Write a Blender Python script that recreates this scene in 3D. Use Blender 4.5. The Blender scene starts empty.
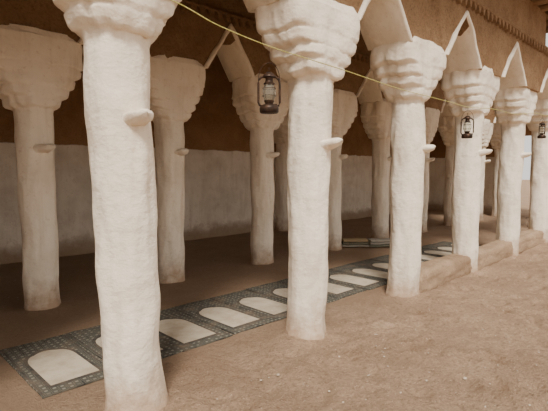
import bpy, bmesh, math, random
from mathutils import Vector, noise, Matrix
random.seed(4)
S = bpy.context.scene
COL = S.collection

# ---------------------------------------------------------------- materials
def newmat(name):
    m = bpy.data.materials.new(name); m.use_nodes = True
    nt = m.node_tree; b = nt.nodes['Principled BSDF']
    b.inputs['Roughness'].default_value = 0.95
    b.inputs['Specular IOR Level'].default_value = 0.12
    return m, nt, b
def N(nt, t, **kw):
    n = nt.nodes.new(t)
    for k, v in kw.items(): setattr(n, k, v)
    return n
def noise_node(nt, vec, scale, detail=5, rough=0.6):
    n = N(nt, 'ShaderNodeTexNoise'); n.inputs['Scale'].default_value = scale
    n.inputs['Detail'].default_value = detail; n.inputs['Roughness'].default_value = rough
    nt.links.new(vec, n.inputs['Vector']); return n.outputs['Fac']
def ramp(nt, fac, stops):
    r = N(nt, 'ShaderNodeValToRGB'); e = r.color_ramp.elements
    e[0].position, e[0].color = stops[0][0], (*stops[0][1], 1)
    e[1].position, e[1].color = stops[-1][0], (*stops[-1][1], 1)
    for p, c in stops[1:-1]:
        x = e.new(p); x.color = (*c, 1)
    nt.links.new(fac, r.inputs['Fac']); return r.outputs['Color']
def mixc(nt, fac, a, b, mode='MIX'):
    m = N(nt, 'ShaderNodeMix', data_type='RGBA', blend_type=mode)
    for s, v in ((m.inputs[0], fac), (m.inputs[6], a), (m.inputs[7], b)):
        if isinstance(v, (int, float)): s.default_value = v
        elif isinstance(v, tuple): s.default_value = (*v, 1)
        else: nt.links.new(v, s)
    return m.outputs[2]
def math_n(nt, op, a, b, c=None):
    m = N(nt, 'ShaderNodeMath', operation=op)
    for i, v in enumerate((a, b, c)):
        if v is None: continue
        if isinstance(v, (int, float)): m.inputs[i].default_value = v
        else: nt.links.new(v, m.inputs[i])
    return m.outputs[0]
def bump(nt, b, h, strength, dist=0.01):
    n = N(nt, 'ShaderNodeBump'); n.inputs['Strength'].default_value = strength
    n.inputs['Distance'].default_value = dist
    nt.links.new(h, n.inputs['Height']); nt.links.new(n.outputs[0], b.inputs['Normal'])
def pos(nt):
    g = N(nt, 'ShaderNodeNewGeometry'); return g.outputs['Position']
def stretch(nt, v, s):
    m = N(nt, 'ShaderNodeMapping'); m.inputs['Scale'].default_value = s
    nt.links.new(v, m.inputs['Vector']); return m.outputs[0]
def sepz(nt, v, i=2):
    s = N(nt, 'ShaderNodeSeparateXYZ'); nt.links.new(v, s.inputs[0]); return s.outputs[i]
def maprange(nt, v, a, b, c=0, d=1):
    m = N(nt, 'ShaderNodeMapRange')
    for i, x in enumerate((a, b, c, d)): m.inputs[i+1].default_value = x
    nt.links.new(v, m.inputs[0]); return m.outputs[0]

# whitewashed mud plaster
def plaster_color(nt, P, light=(0.90,0.80,0.66), mid=(0.80,0.69,0.55), dark=(0.52,0.38,0.25)):
    c = ramp(nt, noise_node(nt, P, 2.2, 6), [(0.32, mid), (0.55, light)])
    st = noise_node(nt, stretch(nt, P, (9, 9, 0.8)), 1.0, 4)
    c = mixc(nt, maprange(nt, st, 0.53, 0.78, 0, 0.38), c, dark)
    sp = noise_node(nt, P, 22, 5)
    c = mixc(nt, maprange(nt, sp, 0.58, 0.74, 0, 0.40), c, dark)
    z = sepz(nt, P)
    zz = math_n(nt, 'ADD', z, math_n(nt, 'MULTIPLY', noise_node(nt, P, 6, 5, .7), -0.6))
    c = mixc(nt, maprange(nt, zz, 0.04, -0.28, 0, 0.9), c, (0.42,0.28,0.18))
    return c
MP, nt, b = newmat('whitewashed_plaster'); P = pos(nt)
nt.links.new(plaster_color(nt, P), b.inputs['Base Color'])
bump(nt, b, math_n(nt, 'ADD', noise_node(nt, P, 7, 7, 0.62), math_n(nt,'MULTIPLY', noise_node(nt, stretch(nt,P,(6,6,16)), 1, 4), 0.3)), 0.6, 0.035)

def mud_color(nt, P, a, bb):
    c = ramp(nt, noise_node(nt, P, 1.7, 7, .7), [(0.35, a), (0.65, bb)])
    return mixc(nt, maprange(nt, noise_node(nt, P, 40, 3), 0.5, 0.75, 0, 0.6), c, tuple(x*0.5 for x in a))
MM, nt, b = newmat('mud_render'); P = pos(nt)
nt.links.new(mud_color(nt, P, (0.27,0.155,0.08), (0.43,0.275,0.155)), b.inputs['Base Color'])
bump(nt, b, noise_node(nt, P, 13, 8, 0.78), 1.0, 0.06)

MB, nt, b = newmat('back_wall_two_tone'); P = pos(nt)
z = sepz(nt, P)
zz = math_n(nt, 'ADD', z, math_n(nt, 'MULTIPLY', noise_node(nt, P, 3, 3), 0.08))
pc = plaster_color(nt, P, (0.88,0.79,0.66),(0.76,0.66,0.53))
pc = mixc(nt, maprange(nt, noise_node(nt, P, 0.9, 6, .7), 0.50, 0.66, 0, 0.4), pc, (0.52,0.41,0.30))
zl = math_n(nt, 'ADD', z, math_n(nt, 'MULTIPLY', noise_node(nt, P, 2.5, 5), -0.5))
pc = mixc(nt, maprange(nt, zl, 0.05, -0.1, 0, 0.75), pc, (0.38,0.27,0.18))
nt.links.new(mixc(nt, maprange(nt, zz, 1.88, 1.90), pc, mud_color(nt, P, (0.29,0.16,0.08),(0.42,0.25,0.13))), b.inputs['Base Color'])
bump(nt, b, noise_node(nt, P, 10, 7, 0.7), 0.7, 0.04)

MG, nt, b = newmat('sandy_ground'); P = pos(nt)
c = ramp(nt, noise_node(nt, P, 1.3, 9, 0.72), [(0.36, (0.36,0.235,0.15)), (0.64, (0.52,0.36,0.24))])
c = mixc(nt, maprange(nt, noise_node(nt, P, 30, 6, .75), 0.46, 0.66, 0, 0.7), c, (0.23,0.145,0.088))
c = mixc(nt, maprange(nt, noise_node(nt, P, 75, 3), 0.60, 0.69, 0, 0.65), c, (0.70,0.54,0.39))
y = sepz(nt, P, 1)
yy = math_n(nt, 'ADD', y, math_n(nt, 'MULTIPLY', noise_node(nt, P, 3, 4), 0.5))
c = mixc(nt, maprange(nt, yy, 2.7, 3.3, 0, 0.55), c, (0.32,0.215,0.14))  # floor colour darkened behind the front columns, painting in the interior shade
nt.links.new(c, b.inputs['Base Color'])
bump(nt, b, math_n(nt, 'ADD', noise_node(nt, P, 8, 9, 0.8), math_n(nt,'MULTIPLY', noise_node(nt, P, 60, 3), 0.4)), 1.0, 0.06)

MCu, nt, b = newmat('rough_mud_curb'); P = pos(nt)
nt.links.new(mud_color(nt, P, (0.34,0.225,0.14), (0.50,0.35,0.23)), b.inputs['Base Color'])
bump(nt, b, noise_node(nt, P, 12, 8, 0.75), 1.0, 0.05)

MW, nt, b = newmat('weathered_palm_wood'); P = pos(nt)
nt.links.new(ramp(nt, noise_node(nt, stretch(nt, P, (20,2,20)), 1, 5), [(0.3,(0.20,0.12,0.07)),(0.7,(0.36,0.24,0.15))]), b.inputs['Base Color'])

MC, nt, b = newmat('prayer_rug_pattern'); P = pos(nt)
v = N(nt, 'ShaderNodeTexVoronoi', feature='F1', distance='CHEBYCHEV'); v.inputs['Scale'].default_value = 20
v.inputs['Randomness'].default_value = 0.25; nt.links.new(P, v.inputs['Vector'])
c = ramp(nt, v.outputs['Distance'], [(0.15,(0.22,0.205,0.165)),(0.3,(0.045,0.043,0.038)),(0.42,(0.13,0.12,0.095)),(0.55,(0.04,0.038,0.035))])
c = mixc(nt, maprange(nt, noise_node(nt, P, 5, 6, .7), 0.50, 0.72, 0, 0.6), c, (0.23,0.16,0.105))
nt.links.new(c, b.inputs['Base Color'])
def rugmat(name, a, dust=(0.32,0.235,0.16), amt=.6):
    m, nt, b = newmat(name); P = pos(nt)
    c = mixc(nt, maprange(nt, noise_node(nt, P, 5, 8, .75), 0.42, 0.66, 0, amt), a, dust)
    nt.links.new(c, b.inputs['Base Color'])
    bump(nt, b, noise_node(nt, P, 120, 2), 0.4, 0.005); return m
MCp = rugmat('prayer_rug_niche', (0.50,0.43,0.33),amt=.65)
MCb = rugmat('prayer_rug_border', (0.055,0.05,0.045),amt=.35)
MGr = rugmat('rug_green', (0.17,0.18,0.13)); MOc = rugmat('rug_tan', (0.42,0.31,0.17)); MCr = rugmat('rug_grey', (0.42,0.39,0.33))

MIr, nt, b = newmat('dark_lantern_metal')
b.inputs['Metallic'].default_value = 0.6; b.inputs['Roughness'].default_value = 0.45
nt.links.new(ramp(nt, noise_node(nt, pos(nt), 30, 3), [(0.4,(0.035,0.025,0.02)),(0.7,(0.10,0.055,0.035))]), b.inputs['Base Color'])
MGl, nt, b = newmat('lantern_glass')
b.inputs['Base Color'].default_value = (0.9,0.92,0.88,1); b.inputs['Roughness'].default_value = 0.05
b.inputs['Transmission Weight'].default_value = 0.95; b.inputs['Specular IOR Level'].default_value = 0.5
b.inputs['IOR'].default_value = 1.1
MRo, nt, b = newmat('yellow_rope')
nt.links.new(ramp(nt, noise_node(nt, pos(nt), 60, 2), [(0.4,(0.38,0.36,0.10)),(0.6,(0.58,0.52,0.20))]), b.inputs['Base Color'])
MSt, nt, b = newmat('pebble'); nt.links.new(ramp(nt, noise_node(nt, pos(nt), 9, 2), [(0.35,(0.30,0.22,0.16)),(0.65,(0.60,0.50,0.39))]), b.inputs['Base Color'])

# ---------------------------------------------------------------- mesh helpers
class Mesh:
    def __init__(s): s.v=[]; s.f=[]; s.m=[]
    def ringloft(s, rings, mat=0, cap=True):
        base=len(s.v); n=len(rings[0])
        for r in rings: s.v += [tuple(p) for p in r]
        for i in range(len(rings)-1):
            for j in range(n):
                a=base+i*n+j; b_=base+i*n+(j+1)%n
                s.f.append((a,b_,b_+n,a+n)); s.m.append(mat)
        if cap:
            s.f.append(tuple(base+j for j in range(n))[::-1]); s.m.append(mat)
            s.f.append(tuple(base+(len(rings)-1)*n+j for j in range(n))); s.m.append(mat)
    def lathe(s, prof, c, n=20, mat=0):
        s.ringloft([[(c[0]+r*math.cos(2*math.pi*j/n), c[1]+r*math.sin(2*math.pi*j/n), c[2]+z) for j in range(n)] for r,z in prof], mat)
    def tube(s, pts, r, n=8, mat=0, closed=False):
        pts=[Vector(p) for p in pts]; rings=[]
        for i,p in enumerate(pts):
            a=pts[max(i-1,0)]; b_=pts[min(i+1,len(pts)-1)]; d=(b_-a).normalized()
            up=Vector((0,0,1)) if abs(d.z)<0.9 else Vector((1,0,0))
            x=d.cross(up).normalized(); y_=d.cross(x)
            rr=r[i] if isinstance(r,(list,tuple)) else r
            rings.append([p+x*rr*math.cos(2*math.pi*j/n)+y_*rr*math.sin(2*math.pi*j/n) for j in range(n)])
        s.ringloft(rings, mat)
    def box(s, a, b_, mat=0):
        k=len(s.v)
        for z in (a[2],b_[2]):
            s.v += [(a[0],a[1],z),(b_[0],a[1],z),(b_[0],b_[1],z),(a[0],b_[1],z)]
        for q in ((0,3,2,1),(4,5,6,7),(0,1,5,4),(1,2,6,5),(2,3,7,6),(3,0,4,7)):
            s.f.append(tuple(k+i for i in q)); s.m.append(mat)
    def obj(s, name, mats, smooth=True, angle=None):
        me=bpy.data.meshes.new(name); me.from_pydata(s.v,[],s.f)
        for m in mats: me.materials.append(m)
        me.polygons.foreach_set('material_index', s.m)
        me.polygons.foreach_set('use_smooth', [smooth]*len(s.f))
        bm=bmesh.new(); bm.from_mesh(me); bmesh.ops.recalc_face_normals(bm, faces=bm.faces); bm.to_mesh(me); bm.free()
        if angle: me.set_sharp_from_angle(angle=math.radians(angle))
        me.update(); o=bpy.data.objects.new(name, me); COL.objects.link(o); return o

def nz(p, s, seed=0): return noise.noise(Vector(p)*s+Vector((seed*7.1, seed*3.3, seed*1.7)))
def interp(tab, x):
    for i in range(len(tab)-1):
        if x<=tab[i+1][0]:
            a,b_=tab[i],tab[i+1]; t=(x-a[0])/(b_[0]-a[0]) if b_[0]>a[0] else 0
            t=max(0,min(1,t)); return [a[k]+(b_[k]-a[k])*t for k in range(1,len(a))]
    return list(tab[-1][1:])

SPR=2.74; APEX=3.27; TOP=4.0; HW=0.43
# stepped corbel capitals: z, half_u, half_v, superellipse exponent
CAPF=[(2.17,.185,.185,2),(2.205,.195,.19,2),(2.222,.24,.215,2.6),(2.245,.262,.222,2.8),(2.295,.272,.23,3),(2.318,.262,.23,3),
     (2.336,.305,.236,3.2),(2.352,.328,.242,3.4),(2.405,.338,.246,3.6),(2.424,.328,.245,3.6),
     (2.44,.37,.25,3.8),(2.458,.392,.253,4),(2.515,.402,.256,4.2),(2.535,.395,.256,4.2),(2.552,.425,.258,4.5),(2.57,.438,.262,4.8),
     (2.68,.445,.266,5),(2.745,.440,.264,5),(2.76,.42,.26,5),(2.80,.41,.25,4)]
CAPB=[(2.02,.175,.175,2),(2.06,.185,.185,2),(2.074,.222,.205,2.5),(2.095,.240,.212,2.8),(2.14,.250,.22,3),(2.16,.242,.22,3),
     (2.178,.282,.228,3.2),(2.195,.302,.234,3.4),(2.245,.314,.24,3.6),(2.265,.305,.24,3.6),(2.283,.345,.246,4),(2.30,.362,.25,4),
     (2.355,.372,.254,4.4),(2.375,.364,.254,4.4),(2.393,.405,.258,4.6),(2.41,.42,.26,5),(2.465,.428,.262,5),(2.485,.422,.262,5),(2.50,.446,.266,5),
     (2.68,.452,.268,5),(2.745,.446,.266,5),(2.76,.42,.26,5),(2.80,.41,.25,4)]
def column(cx, cy, seed, r0=.17, r1=.186, lean=(0,0), knob=True, name='column', kn_h=1.70, kdir=(0,-1), CAP=CAPF):
    M=Mesh(); n=72; rings=[]; Z0=CAP[0][0]
    zs=[-.06]+[i*(Z0-.01)/54 for i in range(55)]
    z=Z0
    while z<2.81: zs.append(z); z+=.0075
    rnd=random.Random(seed); twk=[(z_,a+rnd.uniform(-.010,.006),b_,e) if 2.1<z_<2.7 else (z_,a,b_,e) for z_,a,b_,e in CAP]
    for z in zs:
        if z<Z0:
            t=max(z,0)/Z0; r=r0+(r1-r0)*t+.018*math.exp(-max(z,0)/.06); a=b_=r; e=2
        else:
            a,b_,e=interp(twk,z); k=r1/.186 if CAP is CAPF else r1/.176
            if z<Z0+.04: a*=k; b_*=k
            wob=1+.03*nz((cx,cy,z),2,seed); a*=wob
        lx=cx+lean[0]*min(z/2.2,1); ly=cy+lean[1]*min(z/2.2,1)
        lx+= .026*nz((0,0,z),1.1,seed); ly+=.026*nz((3,0,z),1.1,seed)
        ring=[]
        for j in range(n):
            th=2*math.pi*j/n; c,s_=math.cos(th),math.sin(th)
            k=(abs(c)**e+abs(s_)**e)**(-1/e)
            d=.022*nz((c*.6,s_*.6,z*1.0),2.2,seed)+.009*nz((c*.6,s_*.6,z),5,seed)+.002*nz((c*.6,s_*.6,z),16,seed)
            if z>Z0+.05: d+=.024*nz((c,s_,z),2.6,seed)+.012*nz((c,s_,z),8,seed)
            ring.append((lx+c*k*(a+d), ly+s_*k*(b_+d), z+ ((0.034*nz((c,s_,0),1.5,seed)+.016*nz((c,s_,0),4,seed)) if Z0+.03<z<2.74 else 0)))
        rings.append(ring)
    M.ringloft(rings)
    if knob:
        rr=[]; L=.31
        px,py=-kdir[1],kdir[0]
        for i in range(27):
            t=i/26; w=math.sqrt(max(0,1-max(0,(t-.62)/.38)**3.2)); w=max(w,.02)
            fl=1+.45*math.exp(-max(0,t-.5)/.07) if t>.5 else 1.45
            ring=[]
            for j in range(24):
                th=2*math.pi*j/24; c,s_=math.cos(th),math.sin(th)
                ww=(.076*w*fl**.7+.006*nz((t,j*.3,0),3,seed))*c
                ring.append((cx+lean[0]*.7+kdir[0]*L*t+px*ww, cy+lean[1]*.7+kdir[1]*L*t+py*ww,
                             kn_h+.03*t*t+.040*w*fl*s_*(1.25 if s_<0 else .75)+.01*nz((t,c,s_),3,seed)))
            rr.append(ring)
        M.ringloft(rr)
    return M.obj(name,[MP])

front=[-0.44,1.26,2.94,4.66,6.43,8.2,10.0,11.75,13.5]
fv   =[2.58,2.53,2.585,2.62,2.66,2.68,2.70,2.70,2.70]
back =[-0.15,1.50,3.08,4.68,6.38,8.0,9.65,11.3,12.95,14.6]
for i,(u,v_) in enumerate(zip(front,fv)):
    column(u,v_,i+1,lean=(-.03,.03) if i==1 else (.0,.0), kn_h=[1.7,1.73,1.66,1.67,1.68,1.68,1.7,1.7,1.7][i], kdir=(.25,-.97) if i!=1 else (0,-.95))
for i,u in enumerate(back):
    column(u,5.06,i+20,r1=.176,CAP=CAPB,kdir=(.2,-.98),kn_h=1.66)
column(7.55,7.46,41,r0=.15,r1=.16,knob=False,CAP=CAPB)

# ---------------------------------------------------------------- arcade walls
def arcade(name, cols, cv, seed, u0, u1, low=None):
    M=Mesh(); h2=.235
    bays=[]
    for a,b_ in zip(cols[:-1],cols[1:]):
        bays.append((a+HW,b_-HW))
    def hb(u, off=0):
        for a,b_ in bays:
            if a-off<u<b_+off:
                m=(a+b_)/2; half=(b_-a)/2+off; t=abs(u-m)/half
                return SPR+(APEX-SPR+off*1.3)*(1-t**1.12)
        return SPR
    def top(u):
        if low and low[0]<u<low[1]: return 3.50
        return TOP+.06
    us=[]
    marks=[x for a,b_ in bays for x in (a,(a+b_)/2,b_)]+[u0,u1]
    if low: marks+=[low[0]-.001,low[0]+.001,low[1]-.001,low[1]+.001]
    marks.sort()
    for a,b_ in zip(marks[:-1],marks[1:]):
        k=max(1,int((b_-a)/.05)); us+=[a+(b_-a)*i/k for i in range(k)]
    us.append(u1)
    nzr=24
    def P(u,t,side):
        lo=hb(u,.03); z=lo+(top(u)-lo)*t
        y_=cv+side*(h2+.018*nz((u,z,side*3),1.6,seed)+.014*nz((u,z,side),6,seed))
        return (u,y_,z)
    for side in (-1,1):
        k=len(M.v)
        for u in us:
            for i in range(nzr+1): M.v.append(P(u,i/nzr,side))
        for a in range(len(us)-1):
            for i in range(nzr):
                p=k+a*(nzr+1)+i; M.f.append((p,p+1,p+nzr+2,p+nzr+1)); M.m.append(0)
    k2=len(us)*(nzr+1)
    for a in range(len(us)-1):
        p=a*(nzr+1); q=p+nzr+1; M.f.append((p,q,q+k2,p+k2)); M.m.append(0)
        p+=nzr; q+=nzr; M.f.append((p,q,q+k2,p+k2)); M.m.append(0)
    for a,b_ in bays:
        sec=[]
        K=28; m=(a+b_)/2+random.uniform(-.03,.03); ap=APEX+random.uniform(-.04,.04)
        for i in range(K+1):
            s_=i/K
            u=a+(m-a)*s_*2 if s_<=.5 else m+(b_-m)*(s_-.5)*2
            t=abs(s_-.5)*2; z=SPR+(ap-SPR)*(1-t**1.12)
            w=.055+.03*nz((u,z,0),5,seed)
            if i==0: nx,nzv=-1,.1
            elif i==K: nx,nzv=1,.1
            elif i==K//2: nx,nzv=0,1.5
            else:
                sgn=-1 if u<m else 1; nx,nzv=sgn*.78,.63
            d=h2+.030+.010*nz((u,z,2),6,seed)
            e=.014
            ui=u+.022*nz((u,z,4),4,seed)
            sec.append([(ui+nx*w,cv-d+.014,z+nzv*w),(ui+nx*w*.7,cv-d,z+nzv*w*.7),(ui+nx*e,cv-d,z+nzv*e),(ui,cv-d+e,z),
                        (ui,cv-.1,z+.006),(ui,cv+.1,z),(ui,cv+d-e,z),(ui+nx*e,cv+d,z+nzv*e),(ui+nx*w*.7,cv+d,z+nzv*w*.7),(ui+nx*w,cv+d-.014,z+nzv*w)])
        M.ringloft(sec, mat=1)
    # carved saw-tooth frieze
    for side in (-1,1):
        y0=cv+side*(h2-.02); y1=cv+side*(h2+.055)
        zb,hh=3.375,.10
        u=u0+.02
        while u<u1-.12:
            w=.10; k=len(M.v); j=random.uniform(-.01,.01)
            pts=[(u,zb+hh),(u+w,zb+hh),(u+w*.60,zb+j),(u+w*.40,zb+j)]
            M.v+=[(p[0],y0,p[1]) for p in pts]+[(p[0],y1,p[1]) for p in pts]
            for q in ((0,1,2,3),(7,6,5,4),(0,4,5,1),(1,5,6,2),(2,6,7,3),(3,7,4,0)):
                M.f.append(tuple(k+x for x in q)); M.m.append(0)
            u+=.135
        rings=[]; u=u0
        while u<=u1:
            o=.008*nz((u,0,0),3,seed)
            rings.append([(u,y0,3.465+o),(u,y1+side*.005,3.465+o),(u,y1+side*.008,3.49+o),(u,y0,3.50)]); u+=.08
        M.ringloft(rings,0)
    return M.obj(name,[MM,MP],angle=50)
arcade('wall_front_arcade',front,2.62,3,-2.6,15.4,low=(8.74,12.5))
arcade('wall_middle_arcade',back,5.06,9,-2.6,15.4)

# ---------------------------------------------------------------- shell walls
def slabwall(name, boxes, mats, amp=.015, seed=0):
    M=bmesh.new()
    for a,b_ in boxes:
        dims=[b_[i]-a[i] for i in range(3)]
        r=bmesh.ops.create_cube(M,size=1)
        for v in r['verts']: v.co=Vector([a[i]+(v.co[i]+.5)*dims[i] for i in range(3)])
    long=[e for e in M.edges if e.calc_length()>1.0]
    bmesh.ops.subdivide_edges(M,edges=long,cuts=20,use_grid_fill=True)
    for v in M.verts:
        v.co.y+=nz(v.co,1.1,seed)*amp; v.co.x+=nz(v.co,1.3,seed+3)*amp
    me=bpy.data.meshes.new(name); M.to_mesh(me); M.free()
    for m in mats: me.materials.append(m)
    o_=bpy.data.objects.new(name,me); COL.objects.link(o_); return o_
slabwall('wall_back',[((-2.9,7.75,-.05),(15.7,8.1,4.1))],[MB])
slabwall('wall_left',[((-2.9,2.4,-.05),(-2.6,7.75,4.1))],[MB])
# end wall with an open doorway to the outside in the front aisle
slabwall('wall_right',[((15.4,4.82,-.05),(15.7,7.75,4.1)),((15.4,2.4,-.05),(15.7,2.86,4.1)),((15.4,2.86,2.5),(15.7,4.82,4.1))],[MB],amp=.006)
# roof slab with an unroofed bay over the far part of the front aisle
slabwall('ceiling',[((-3.0,1.75,4.14),(10.2,8.15,4.38)),((10.2,4.4,4.14),(12.9,8.15,4.38)),((12.9,1.75,4.14),(15.8,8.15,4.38))],[MM])
M=Mesh(); x=-2.5
while x<15.4:
    r=.062+random.uniform(-.008,.012); dx=random.uniform(-.04,.04)
    ys=1.68 if not 9.9<x<13.0 else 4.35
    pts=[(x+dx*t+.02*nz((x,t*3,0),1),ys+(7.85-ys)*t,4.075+.01*nz((x,t*5,1),1)) for t in [i/12 for i in range(13)]]
    M.tube(pts,[r*(1-.12*i/12) for i in range(13)],10); x+=.42+random.uniform(-.03,.03)
M.obj('ceiling_beams',[MW])

# ---------------------------------------------------------------- ground
def axis(lo,hi,f0,f1,st,f2=None,st2=None):
    L=[]; x=f0
    while x<=f1+1e-6: L.append(x); x+=st
    if f2:
        while x<=f2: L.append(x); x+=st2
    g=st; x=f0
    while x>lo: g*=1.35; x-=g; L.insert(0,x)
    g=st2 or st; x=L[-1]
    while x<hi: g*=1.35; x+=g; L.append(x)
    return L
X=axis(-60,60,.3,6,.03,12,.05); Y=axis(-60,60,.2,2.9,.03,8,.06)
allc=[(u,v_) for u,v_ in zip(front,fv)]+[(u,5.06) for u in back]
feet=[]
for k in range(240):
    feet.append((random.uniform(.6,9),random.uniform(.5,2.45),random.uniform(0,math.pi),random.uniform(.05,.065),random.uniform(.10,.135),random.uniform(.5,1)))
grid={}
for f in feet:
    for gx in range(int((f[0]-.25)/.25),int((f[0]+.25)/.25)+1):
        for gy in range(int((f[1]-.25)/.25),int((f[1]+.25)/.25)+1): grid.setdefault((gx,gy),[]).append(f)
M=Mesh()
for yy in Y:
    for xx in X:
        a=.020 if yy<2.7 else (.012 if not 2.85<yy<4.25 else .0035)
        if 2.7<=yy<2.85: a=.012
        z=a*(nz((xx,yy,0),1.3)+.8*nz((xx,yy,0),4.2,2)+.5*nz((xx,yy,0),11,5))
        for (fx,fy,th,w,l,s_) in grid.get((int(xx/.25),int(yy/.25)),()):
            dx,dy=xx-fx,yy-fy; p=(dx*math.cos(th)+dy*math.sin(th))/l; q=(-dx*math.sin(th)+dy*math.cos(th))/w
            r2=p*p+q*q
            if r2<5: z+= s_*(-.028*math.exp(-r2*1.4)+.013*math.exp(-(math.sqrt(r2)-1.35)**2*8))
        if yy>2.8: z=min(z,.004)
        if yy>2.4:
            for cu,cv in allc:
                d2=(xx-cu)**2+(yy-cv)**2
                if d2<.3: z+=.03*math.exp(-d2/.035)
        M.v.append((xx,yy,z))
nx=len(X)
for j in range(len(Y)-1):
    for i in range(nx-1):
        p=j*nx+i; M.f.append((p,p+1,p+nx+1,p+nx)); M.m.append(0)
M.obj('floor',[MG])

# low continuous mud step joining the far front columns
M=Mesh(); rings=[]; u0,u1=front[3]+.12,front[8]
K=190
for k in range(K+1):
    t=k/K; u=u0+(u1-u0)*t; ring=[]
    cv=interp(list(zip(front,fv)),u)[0]+.01
    h=.245+.04*nz((u,0,0),1.4,2)
    if t<.01: h*=.8
    for j in range(32):
        th=2*math.pi*j/32; c,s_=math.cos(th),math.sin(th); e=5.5
        kk=(abs(c)**e+abs(s_)**e)**(-1/e)
        ring.append((u,cv+c*kk*(.145+.02*nz((u,c,s_),3,2)+.012*nz((u,c,s_),9,2)+(.02*(1-s_)/2)),h/2-.02+s_*kk*(h/2+.02+.014*nz((u,c*2,s_),5,2))))
    rings.append(ring)
M.ringloft(rings); M.obj('mud_step',[MCu])

# ---------------------------------------------------------------- prayer rugs
def prayer_rug(u, seed):
    M=Mesh(); w=.256; v0=3.0+random.uniform(-.02,.02); v1=v0+1.04; z0,z1=.003,.013
    sk=random.uniform(-.012,.012)
    def X_(x,y_): return u+x+sk*(y_-3.5)*2
    def edge(s_): return .008*nz((s_*3,seed,0),2,seed)
    k=len(M.v); nxr,nyr=6,16
    for lay,zz in ((0,z0),(1,z1)):
        for i in range(nxr+1):
            for j in range(nyr+1):
                x_=-w+2*w*i/nxr; y_=v0+(v1-v0)*j/nyr
                if i in (0,nxr): x_+=edge(j/nyr+i)*.6
                if j in (0,nyr): y_+=edge(i/nxr+j)*2
                M.v.append((X_(x_,y_),y_,zz))
    S1=(nxr+1)*(nyr+1)
    for i in range(nxr):
        for j in range(nyr):
            p=k+i*(nyr+1)+j; q=p+nyr+1
            M.f.append((p+S1,q+S1,q+1+S1,p+1+S1)); M.m.append(0); M.f.append((p,p+1,q+1,q)); M.m.append(0)
    for i in range(nxr):
        for j in (0,nyr):
            p=k+i*(nyr+1)+j; q=p+nyr+1; M.f.append((p,q,q+S1,p+S1)); M.m.append(0)
    for j in range(nyr):
        for i in (0,nxr):
            p=k+i*(nyr+1)+j; M.f.append((p,p+1,p+1+S1,p+S1)); M.m.append(0)
    zt=z1+.0012
    for x_ in (-w+.012,w-.026,):
        M.box((u+x_,v0+.03,z1-.001),(u+x_+.012,v1-.03,zt),2)
    def niche(hw,b0,straight,rise,zz,mat):
        pts=[(-hw,b0),(hw,b0)]
        for q in range(0,25):
            t=q/24; th=t*math.pi
            r=1+.07*abs(math.sin(3*th)); pts.append((hw*math.cos(th)*(1 if q in (0,24) else min(1,r*.97)),straight+rise*math.sin(th)**.85*r))
        k=len(M.v); n=len(pts)
        M.v+=[(X_(p[0],v0+p[1]),v0+p[1],zz) for p in pts]+[(X_(p[0],v0+p[1]),v0+p[1],z1-.001) for p in pts]
        M.f.append(tuple(range(k,k+n))); M.m.append(mat)
        for q in range(n):
            M.f.append((k+q,k+(q+1)%n,k+n+(q+1)%n,k+n+q)); M.m.append(mat)
    niche(.188,.095,.56,.225,z1+.0012,2)
    niche(.164,.125,.55,.20,z1+.0026,1)
    return M.obj('prayer_rug',[MC,MCp,MCb],smooth=False)
for k in range(15): prayer_rug(1.115+.522*k,k)

# folded rugs left on the floor
def folded(name,c,rot,mats,L=.55,n=3):
    M=Mesh(); z=.006
    for k in range(n):
        hh=.048; w=.15-.006*k; l=L/2-.012*k; rings=[]
        for i in range(15):
            t=i/14; x_=-l+2*l*t; ring=[]
            for j in range(20):
                th=2*math.pi*j/20; cc,ss=math.cos(th),math.sin(th); e=3.5; kk=(abs(cc)**e+abs(ss)**e)**(-1/e)
                ring.append((x_,cc*kk*(w+.008*nz((x_,k,cc),4)),z+hh/2+ss*kk*hh/2+.006*nz((x_,k,0),5)))
            rings.append(ring)
        M.ringloft(rings,mat=k%len(mats)); z+=hh-.003
    o=M.obj(name,mats,angle=60); o.location=c; o.rotation_euler=(0,0,rot); return o
folded('folded_rug',(6.95,4.95,0),-.75,[MCr,MGr,MOc],.5)
folded('folded_rug',(7.30,4.62,0),-.6,[MGr,MCr,MCr],.5)

# ---------------------------------------------------------------- rope
rp=[(-.44,2.2,2.42),(.4,2.2,2.36),(1.27,2.2,2.375),(1.7,2.22,2.31),(2.12,2.24,2.275),(2.5,2.25,2.262),(2.94,2.26,2.25),(3.4,2.28,2.235),(3.9,2.29,2.215),(4.6,2.30,2.21),
    (5.1,2.33,2.215),(5.62,2.34,2.21),(6.43,2.34,2.26),(7.3,2.35,2.27),(8.2,2.35,2.36),(8.7,2.35,2.37),(9.2,2.35,2.40),(10.0,2.36,2.46),(11.75,2.36,2.46)]
pts=[]
for i in range(len(rp)-1):
    p0,p1,p2,p3=[Vector(rp[max(0,min(len(rp)-1,i+k))]) for k in (-1,0,1,2)]
    for s_ in range(8):
        t=s_/8; pts.append(.5*((2*p1)+(-p0+p2)*t+(2*p0-5*p1+4*p2-p3)*t*t+(-p0+3*p1-3*p2+p3)*t**3))
pts.append(Vector(rp[-1]))
M=Mesh(); M.tube(pts,.0035,8); M.obj('rope',[MRo])

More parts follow.
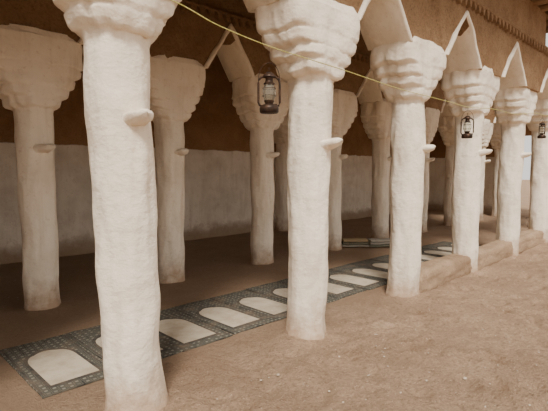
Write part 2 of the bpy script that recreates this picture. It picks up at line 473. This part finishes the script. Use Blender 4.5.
# ---------------------------------------------------------------- hurricane lanterns
def lantern(c, rot, drop):
    e=bpy.data.objects.new('hurricane_lantern',None); COL.objects.link(e); e.location=c; e.rotation_euler=(0,0,rot)
    H=-.335
    def part(M,name,mats,**k):
        o=M.obj(name,mats,**k); o.parent=e
    M=Mesh()
    M.lathe([(.0,0),(.058,0),(.064,.006),(.066,.03),(.062,.045),(.045,.056),(.03,.060),(.0,.061)],(0,0,H),28)
    M.lathe([(.0,.06),(.026,.06),(.03,.07),(.034,.078),(.034,.084),(.02,.088),(.0,.088)],(0,0,H),24)
    M.lathe([(0,.045),(.011,.045),(.012,.062),(.0,.063)],(.044,.0,H),12)
    part(M,'fuel_tank',[MIr],angle=50)
    M=Mesh()
    M.lathe([(.028,.085),(.036,.10),(.044,.125),(.046,.14),(.042,.16),(.032,.182),(.028,.192),(.026,.192),(.030,.180),(.040,.159),(.044,.14),(.042,.126),(.034,.10),(.026,.085)],(0,0,H),28)
    part(M,'glass_globe',[MGl])
    M=Mesh()
    M.lathe([(.0,.190),(.036,.190),(.038,.198),(.028,.206),(.024,.225),(.026,.235),(.046,.238),(.046,.243),(.034,.258),(.018,.272),(.0,.275)],(0,0,H),24)
    part(M,'chimney_hood',[MIr],angle=50)
    M=Mesh()
    for s_ in (-1,1):
        M.tube([(s_*.050,0,H+.045),(s_*.066,0,H+.052),(s_*.073,0,H+.07),(s_*.073,0,H+.20),(s_*.068,0,H+.222),(s_*.052,0,H+.238),(s_*.030,0,H+.242)],.0075,10)
    part(M,'air_tubes',[MIr])
    M=Mesh()
    for zz,r in ((.115,.0475),(.165,.045)):
        M.tube([(r*math.cos(2*math.pi*k/24),r*math.sin(2*math.pi*k/24),H+zz) for k in range(25)],.0018,6)
    for k in range(4):
        a=math.pi/4+k*math.pi/2
        M.tube([(r*math.cos(a),r*math.sin(a),H+z_) for r,z_ in ((.034,.085),(.043,.105),(.050,.135),(.047,.165),(.034,.193))],.0018,6)
    M.tube([(.073*math.cos(math.pi*k/16),0,H+.205+.13*math.sin(math.pi*k/16)**.8) for k in range(17)],.0022,6)
    M.tube([(0,0,H+.275),(0,0,H+.29),(.008,0,H+.297),(0,0,H+.304),(-.008,0,H+.297),(0,0,H+.29)],.002,6)
    part(M,'bail_and_guard',[MIr])
    M=Mesh(); M.tube([(0,0,-.002),(0.002,0,drop*.5),(0,0,drop)],.0018,6); part(M,'hanging_wire',[MIr])
lantern((2.14,2.24,2.165),math.radians(-35),.105)
lantern((5.60,2.34,2.165),math.radians(-50),.042)
lantern((8.66,2.35,2.31),math.radians(-20),.055)

# ---------------------------------------------------------------- pebbles
M=Mesh()
for k in range(620):
    u=random.uniform(.2,10); v_=random.uniform(.4,2.3) if k<530 else random.uniform(5.4,7)
    r=random.uniform(.004,.009) if random.random()<.96 else random.uniform(.010,.016)
    rings=[]
    for i in range(5):
        ph=-math.pi/2+math.pi*(i+.15)/4.3
        rings.append([(u+r*1.2*math.cos(ph)*math.cos(2*math.pi*j/7)*random.uniform(.8,1.2), v_+r*math.cos(ph)*math.sin(2*math.pi*j/7)*random.uniform(.8,1.2), .004+r*.6*math.sin(ph)) for j in range(7)])
    M.ringloft(rings)
M.obj('scattered_pebbles',[MSt])

# ---------------------------------------------------------------- light
w=bpy.data.worlds.new('sky'); S.world=w; w.use_nodes=True
bg=w.node_tree.nodes['Background']; bg.inputs[0].default_value=(1.0,.955,.90,1); bg.inputs[1].default_value=1.2
sd=bpy.data.lights.new('sun','SUN'); sd.energy=5.0; sd.angle=math.radians(14); sd.color=(1,.94,.85)
so=bpy.data.objects.new('sun',sd); COL.objects.link(so)
so.rotation_euler=Vector((.66,.68,-1.2)).to_track_quat('-Z','Y').to_euler()

# ---------------------------------------------------------------- camera
cd=bpy.data.cameras.new('camera'); cam=bpy.data.objects.new('camera',cd); COL.objects.link(cam)
cd.sensor_width=36; cd.lens=450/548*36; cd.clip_end=300
cam.location=(0,0,1.45)
cam.rotation_euler=(math.radians(90-4.6),0,math.radians(45.7-90))
S.camera=cam
